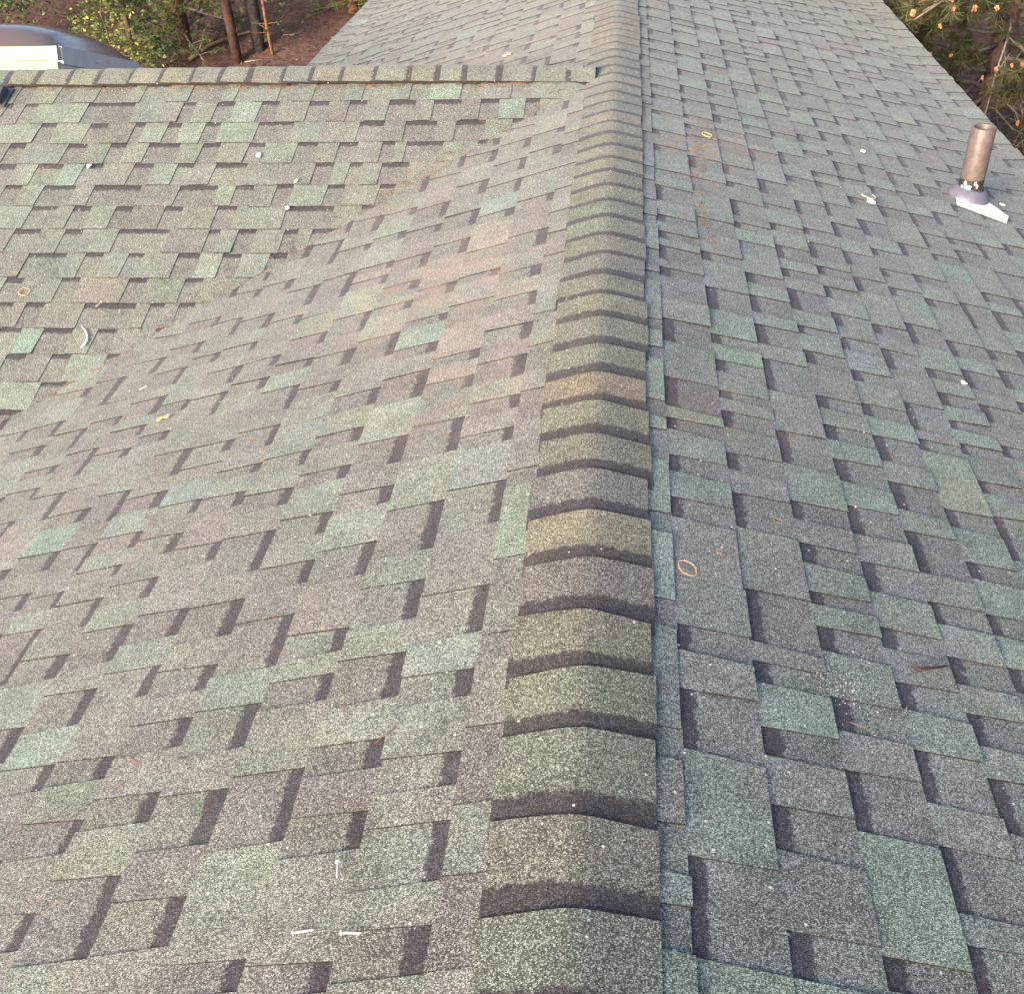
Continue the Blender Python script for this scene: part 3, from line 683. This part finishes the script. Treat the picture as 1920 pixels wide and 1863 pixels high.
# fallen branch on the slope
b = MB(); fp = [(-5.78, 14.15), (-5.6, 14.5), (-5.35, 14.75), (-5.1, 14.85), (-4.85, 15.1)]
b.tube([(x, y, terr(x, y) + .04) for x, y in fp], [.028, .026, .022, .017, .010], 7, (.22, .15, .11, 0)); b.tube([(-5.35, 14.75, terr(-5.35, 14.75) + .04), (-5.3, 15.2, terr(-5.3, 15.2) + .07)], [.014, .005], 5, (.22, .15, .11, 0))
tag(b.build('fallen_branch', M_BARK), label='curved fallen branch lying on the needle covered slope', cat='branch')

# ------------------------------------------------------------------ skylight on the back of the cross gable
def skylight():
    zb0 = lambda y: ZR - TB * (y - YR)
    x0, x1, y0 = -4.66, -3.46, 6.42
    root = empty('skylight', (x1, y0, zb0(y0)), label='domed bronze skylight on a wooden curb behind the gable ridge', cat='skylight')
    ang = -PB; O = Vector((x0, y0, zb0(y0))); ex = Vector((1, 0, 0)); ey = Vector((0, math.cos(ang), math.sin(ang))); ez = Vector((0, -math.sin(ang), math.cos(ang)))
    M = Matrix.Translation(O) @ Matrix((ex, ey, ez)).transposed().to_4x4()
    W, D = x1 - x0, 1.12
    wood = plain('curb_board', (.40, .31, .21), .65, var=.16, scale=9.0); metal = plain('galvanised_steel', (.50, .50, .54), .45, .6, .08)
    for k, (a, c) in enumerate(((-.03, .048), (.054, .116), (.122, .205))):
        b = MB(); b.box((0, 0, a), (W - (.006 if a == .054 else 0), .038, c - .001), M=M); tbuild(b, 'curb_board', wood, root)
    b = MB(); b.box((-.004, .04, -.02), (W + .004, D, .10), M=M); tbuild(b, 'curb_wall', metal, root)
    b = MB(); b.box((-.012, .041, .102), (W + .012, D + .02, .206), M=M); tbuild(b, 'cap_frame', metal, root)
    b = MB(); b.box((-.16, -.14, .012), (W + .16, -.003, .016), M=M); b.box((W + .006, -.003, .012), (W + .15, D, .016), M=M); tbuild(b, 'flashing', metal, root)
    b = MB(); n_ = 18; vs = []
    for j in range(n_ + 1):
        for i in range(n_ + 1):
            u = 2 * i / n_ - 1; v = 2 * j / n_ - 1
            e = max(0, (1 - u ** 4)) ** .55 * max(0, (1 - v ** 4)) ** .55
            vs.append(M @ Vector((W * (.5 + .495 * u), .012 + (D - .01) * (.5 + .5 * v), .207 + .18 * e * (1 - .30 * (u * u + v * v) / 2))))
    b.add(vs, [(j * (n_ + 1) + i, j * (n_ + 1) + i + 1, (j + 1) * (n_ + 1) + i + 1, (j + 1) * (n_ + 1) + i) for j in range(n_) for i in range(n_)], smooth=True)
    Md, n, l, bs = newmat('bronze_acrylic'); bs.inputs['Base Color'].default_value = (.085, .066, .062, 1); bs.inputs['Roughness'].default_value = .16; bs.inputs['Specular IOR Level'].default_value = .7
    tbuild(b, 'dome', Md, root)
    b = MB(); 
    for (px, py) in ((W + .013, .5), (W + .013, 1.1)): b.blob(M @ Vector((px, py, .155)), .010, n=6, m_=4, jit=0)
    tbuild(b, 'screw', metal, root)
skylight()

# ------------------------------------------------------------------ plumbing vent pipe on the right slope
def on_right(x, y, h=0.0): return Vector((x, y, z_right(x) + .013 + h))
def vent_pipe():
    c = on_right(1.79, 5.20); root = empty('vent_pipe', c, label='brown plumbing vent pipe with a rubber collar on the right roof slope', cat='vent pipe')
    r = .0575; zt = .345
    Mp = plain('painted_pipe', (.098, .073, .069), .45, var=.25, scale=30.0)
    b = MB(); b.lathe([(r, -.05), (r, .02), (r, zt - .004), (r - .002, zt), (r - .010, zt), (r - .012, zt - .004), (r - .012, .0)], 32, M=Matrix.Translation(c)); tbuild(b, 'pipe', Mp, root)
    Mb = plain('grey_rubber', (.105, .10, .135), .55, var=.12, scale=25)
    tilt = Matrix.Translation(c) @ Matrix.Rotation(PR, 4, 'Y')
    b = MB(); b.lathe([(.100, -.012), (.104, .000), (.098, .016), (.083, .034), (.0665, .046), (.0575, .053), (.056, .048)], 32, M=tilt); tbuild(b, 'rubber_collar', Mb, root)
    Mw = plain('white_flashing_metal', (.78, .78, .80), .35, .1, .03)
    b = MB(); ex = Vector((math.cos(PR), 0, -math.sin(PR))); ez = Vector((math.sin(PR), 0, math.cos(PR)))
    def pt(u, v, h): return c + ex * u + Vector((0, v, 0)) + ez * h
    prof = [(-.02, -.165), (.14, -.26), (.155, -.05), (.10, .03), (0, .02)]
    poly = [pt(-.105, -.175, .001), pt(.125, -.262, .001), pt(.170, -.150, .001), pt(.135, -.085, .004), pt(.075, .02, .006), pt(-.03, .02, .004), pt(-.08, -.06, .002)]
    low = [p - ez * .003 for p in poly]; k = len(poly)
    b.add(poly + low, [tuple(range(k))] + [(i, k + i, k + (i + 1) % k, (i + 1) % k) for i in range(k)])
    tbuild(b, 'flashing', Mw, root)
    b = MB(); b.lathe([(r + .0004, .050), (r + .0006, .060), (r + .0006, .088), (r + .0003, .098)], 32, M=Matrix.Translation(c)); tbuild(b, 'sealant_band', plain('black_sealant', (.03, .024, .022), .4, var=.4, scale=60), root)
    rr = random.Random(3); b = MB(); Mc = plain('peeling_pale_paint', (.72, .58, .45), .6, var=.1)
    for (a0, z0, w2, h2) in ((-2.35, .078, .16, .018), (-2.05, .060, .26, .016), (-1.55, .085, .12, .012), (-1.35, .07, .10, .010), (-2.6, .062, .14, .012)):
        vs = []; ri = r + .0012; k = 9
        for i in range(k):
            t = 2 * math.pi * i / k; j = rr.uniform(.65, 1.2); a = a0 + w2 * math.cos(t) * j; vs.append(c + Vector((math.cos(a) * ri, math.sin(a) * ri, z0 + h2 * math.sin(t) * j)))
        b.add(vs, [tuple(range(k))])
    tbuild(b, 'paint_chip', Mc, root)
vent_pipe()

# ------------------------------------------------------------------ small things left on the roof
def on_roof(x, y, h=.013): return Vector((x, y, surf(x, y) + h))
M_NAIL = plain('galvanised_nail', (.72, .71, .68), .35, .35, .1); M_WHT = plain('white_plastic_scrap', (.80, .79, .77), .6, var=.05)
M_BAND = plain('orange_rubber', (.50, .26, .16), .6, var=.1); M_PINK = plain('pale_pink_rubber', (.62, .36, .28), .6, var=.1); M_YEL = plain('tan_rubber', (.58, .40, .16), .6, var=.1)
def nail(p0, p1, label, h=.0175):
    a = on_roof(*p0, h); c = on_roof(*p1, h); d = (c - a).normalized(); b = MB()
    b.tube([a, a + d * .0016], .0052, 10); b.tube([a + d * .0016, c - d * .005, c], [.0019, .0019, .0002], 7)
    tag(b.build('roofing_nail', M_NAIL), label=label, cat='nail', group='loose roofing nails on the shingles')
nail((-.420, 1.042), (-.414, 1.008), 'roofing nail lying up and down the left slope, above the two flat ones')
nail((-.470, .912), (-.432, .913), 'left one of two roofing nails lying crosswise near the ridge')
nail((-.380, .902), (-.342, .897), 'roofing nail lying crosswise, nearest to the ridge caps')
nail((-2.315, 4.126), (-2.334, 4.096), 'small roofing nail on the cross gable beside the white curl')
nail((-1.819, 3.406), (-1.846, 3.391), 'small roofing nail just below the valley')
def ring(c, rx, ry, rot, mat, name, label, cat, r=.0016, part=1.0, eight=False, grp=None):
    b = MB(); P = []
    for i in range(int(25 * part)):
        t = 2 * math.pi * i / 24; q = (rx * math.cos(t), ry * math.sin(t) * (math.cos(t) if eight else 1) * (1 + .12 * math.cos(2 * t + 1)))
        x = c[0] + q[0] * math.cos(rot) - q[1] * math.sin(rot); y = c[1] + q[0] * math.sin(rot) + q[1] * math.cos(rot)
        P.append(on_roof(x, y, .014 + (.002 if eight and i % 2 else 0)))
    b.tube(P, r, 6, cap=part < 1); tag(b.build(name, mat), label=label, cat=cat, group=grp)
ring((.228, 1.800), .020, .026, .25, M_BAND, 'rubber_band', 'orange rubber band lying open beside the ridge caps', 'rubber band', .0011)
ring((-2.716, 4.189), .027, .024, 0, M_BAND, 'rubber_band', 'orange rubber band lying open on the cross gable at the left', 'rubber band', .0018)
ring((-1.610, 3.079), .024, .020, .25, M_YEL, 'rubber_band', 'tan rubber band twisted into a figure of eight below the valley', 'rubber band', .0026, eight=True)
ring((.465, 5.088), .024, .030, 0, M_YEL, 'rubber_band', 'tan rubber band on the rusty streak right of the ridge', 'rubber band', .0026)
ring((1.207, 4.805), .034, .035, 3.4, M_PINK, 'rubber_band', 'broken pink rubber band on the right slope left of the vent pipe', 'rubber band', .0028, .6)
ring((-.708, 7.066), .022, .05, .6, M_PINK, 'rubber_band', 'pink rubber band twisted on the slope behind the gable ridge', 'rubber band', .005, eight=True)
def chip(c, s, seed, label, name='plastic_scrap', tri=False, mat=None, cat='scrap', thick=.004):
    s *= .8; rr = random.Random(seed); k = 3 if tri else 6; up = []
    for i in range(k):
        a = 2 * math.pi * i / k + (.5 if tri else rr.uniform(-.3, .3)); j = rr.uniform(.8, 1.2); up.append(on_roof(c[0] + math.cos(a) * s * j, c[1] + math.sin(a) * s * j * 1.1, .013 + thick + rr.uniform(0, .006)))
    b = MB(); low = [p - Vector((0, 0, thick)) for p in up]
    b.add(up + low, [tuple(range(k)), tuple(range(2 * k - 1, k - 1, -1))] + [(i, k + i, k + (i + 1) % k, (i + 1) % k) for i in range(k)])
    tag(b.build(name, mat or M_WHT), label=label, cat=cat)
chip((-2.688, 5.045), .024, 1, 'white three cornered scrap on the upper cross gable', tri=True)
chip((-1.803, 5.121), .017, 2, 'white rounded scrap on the cross gable, nearest its ridge')
chip((-1.565, 4.738), .013, 3, 'tiny white scrap on the cross gable, nearest the valley')
chip((-1.561, 4.934), .013, 7, 'tiny white scrap between the rounded scrap and the valley')
chip((1.202, 4.708), .024, 4, 'pale pinkish lump below the broken pink rubber band', cat='scrap', mat=plain('pale_pink_scrap', (.62, .52, .52), .7), thick=.012)
chip((1.307, 5.493), .016, 5, 'white scrap on the right slope above the pink lump')
chip((1.214, 3.096), .013, 8, 'white fleck low on the right slope')
chip((1.965, 5.200), .020, 6, 'white scrap beside the flashing of the vent pipe')
b = MB(); P = [(-2.364, 3.985), (-2.338, 3.962), (-2.318, 3.93), (-2.308, 3.90), (-2.312, 3.878), (-2.322, 3.862)]
b.tube([on_roof(x, y, .014) for x, y in P], [.0015, .003, .004, .005, .0045, .0015], 6); tag(b.build('plastic_strip', M_WHT), label='curved white plastic strip on the lower cross gable', cat='scrap')
b = MB(); P = [(.712, 1.640), (.735, 1.640), (.76, 1.652), (.81, 1.676)]
b.tube([on_roof(x, y, .015) for x, y in P], [.001, .0045, .0035, .001], 6, (.055, .034, .024, 0)); tag(b.build('twig', M_BARK), label='short brown twig lying on the right slope', cat='twig')
# fallen pine needles, gathered in the valley, under the gable caps and on the rusty streak
b = MB(); rn = random.Random(13)
def needle(x, y):
    a = rn.uniform(0, math.pi); L_ = rn.uniform(.018, .05); dx, dy = math.cos(a) * L_ / 2, math.sin(a) * L_ / 2
    tt = rn.choice([(.21, .095, .055, 0), (.16, .07, .045, 0), (.27, .15, .09, 0)]); h = rn.uniform(.009, .013)
    b.tube([on_roof(x - dx, y - dy, h), on_roof(x, y, h + .002), on_roof(x + dx, y + dy, h)], rn.uniform(.0006, .0011), 4, tt, cap=False)
for i in range(170):
    x = rn.uniform(-2.6, -.2); needle(x, y_valley(x) + abs(rn.gauss(0, .07)) - .02)
for i in range(240): needle(rn.uniform(-3.3, -.3), YR - .155 - abs(rn.gauss(0, .012)))
for i in range(70):
    f = rn.random(); needle(.43 - .05 * f + rn.gauss(0, .025), 5.3 - 1.5 * f)
for i in range(80): needle(rn.uniform(-2.4, -.3), rn.uniform(1, 5))
for i in range(60): needle(rn.uniform(.3, 2.0), rn.uniform(1.2, 7))
tag(b.build('pine_needles', M_BARK), kind='stuff')
# spilled pale grit
b = MB(); rs = random.Random(9)
for i in range(130):
    b.blob(on_roof(.555 + rs.gauss(0, .042), 1.535 + rs.gauss(0, .045), .0125), rs.uniform(.0006, .0015), (1, 1, 1, 0), 5, 3, .25)
tag(b.build('spilled_granules', plain('pale_granules', (.42, .41, .43), .7, var=.3, scale=300)), kind='stuff')
# grey exhaust hood at the left end of the gable ridge
root = empty('exhaust_hood', (-3.45, 5.58, surf(-3.45, 5.58)), label='dark grey exhaust hood at the left edge below the gable ridge', cat='vent hood')
Mh = plain('dark_grey_plastic', (.055, .058, .07), .5, var=.1); b = MB()
zf = lambda y: z_gable(y) + .01
prof = [(5.545, .0), (5.545, .025), (5.555, .035), (5.59, .050), (5.63, .052), (5.665, .02), (5.665, 0)]
k = len(prof); vs = [(x, y, zf(y) + h) for x in (-3.80, -3.37) for y, h in prof]
b.add(vs, [tuple(range(k))[::-1], tuple(range(k, 2 * k))] + [(i, (i + 1) % k, k + (i + 1) % k, k + i) for i in range(k)]); tbuild(b, 'hood', Mh, root)
b = MB(); b.box((-3.83, 5.53, zf(5.5) + .002), (-3.345, 5.69, zf(5.5) + .006), M=None)
b.v = [(x, y, zf(y) + (z - zf(5.5))) for x, y, z in b.v]; tbuild(b, 'base_flange', Mh, root)
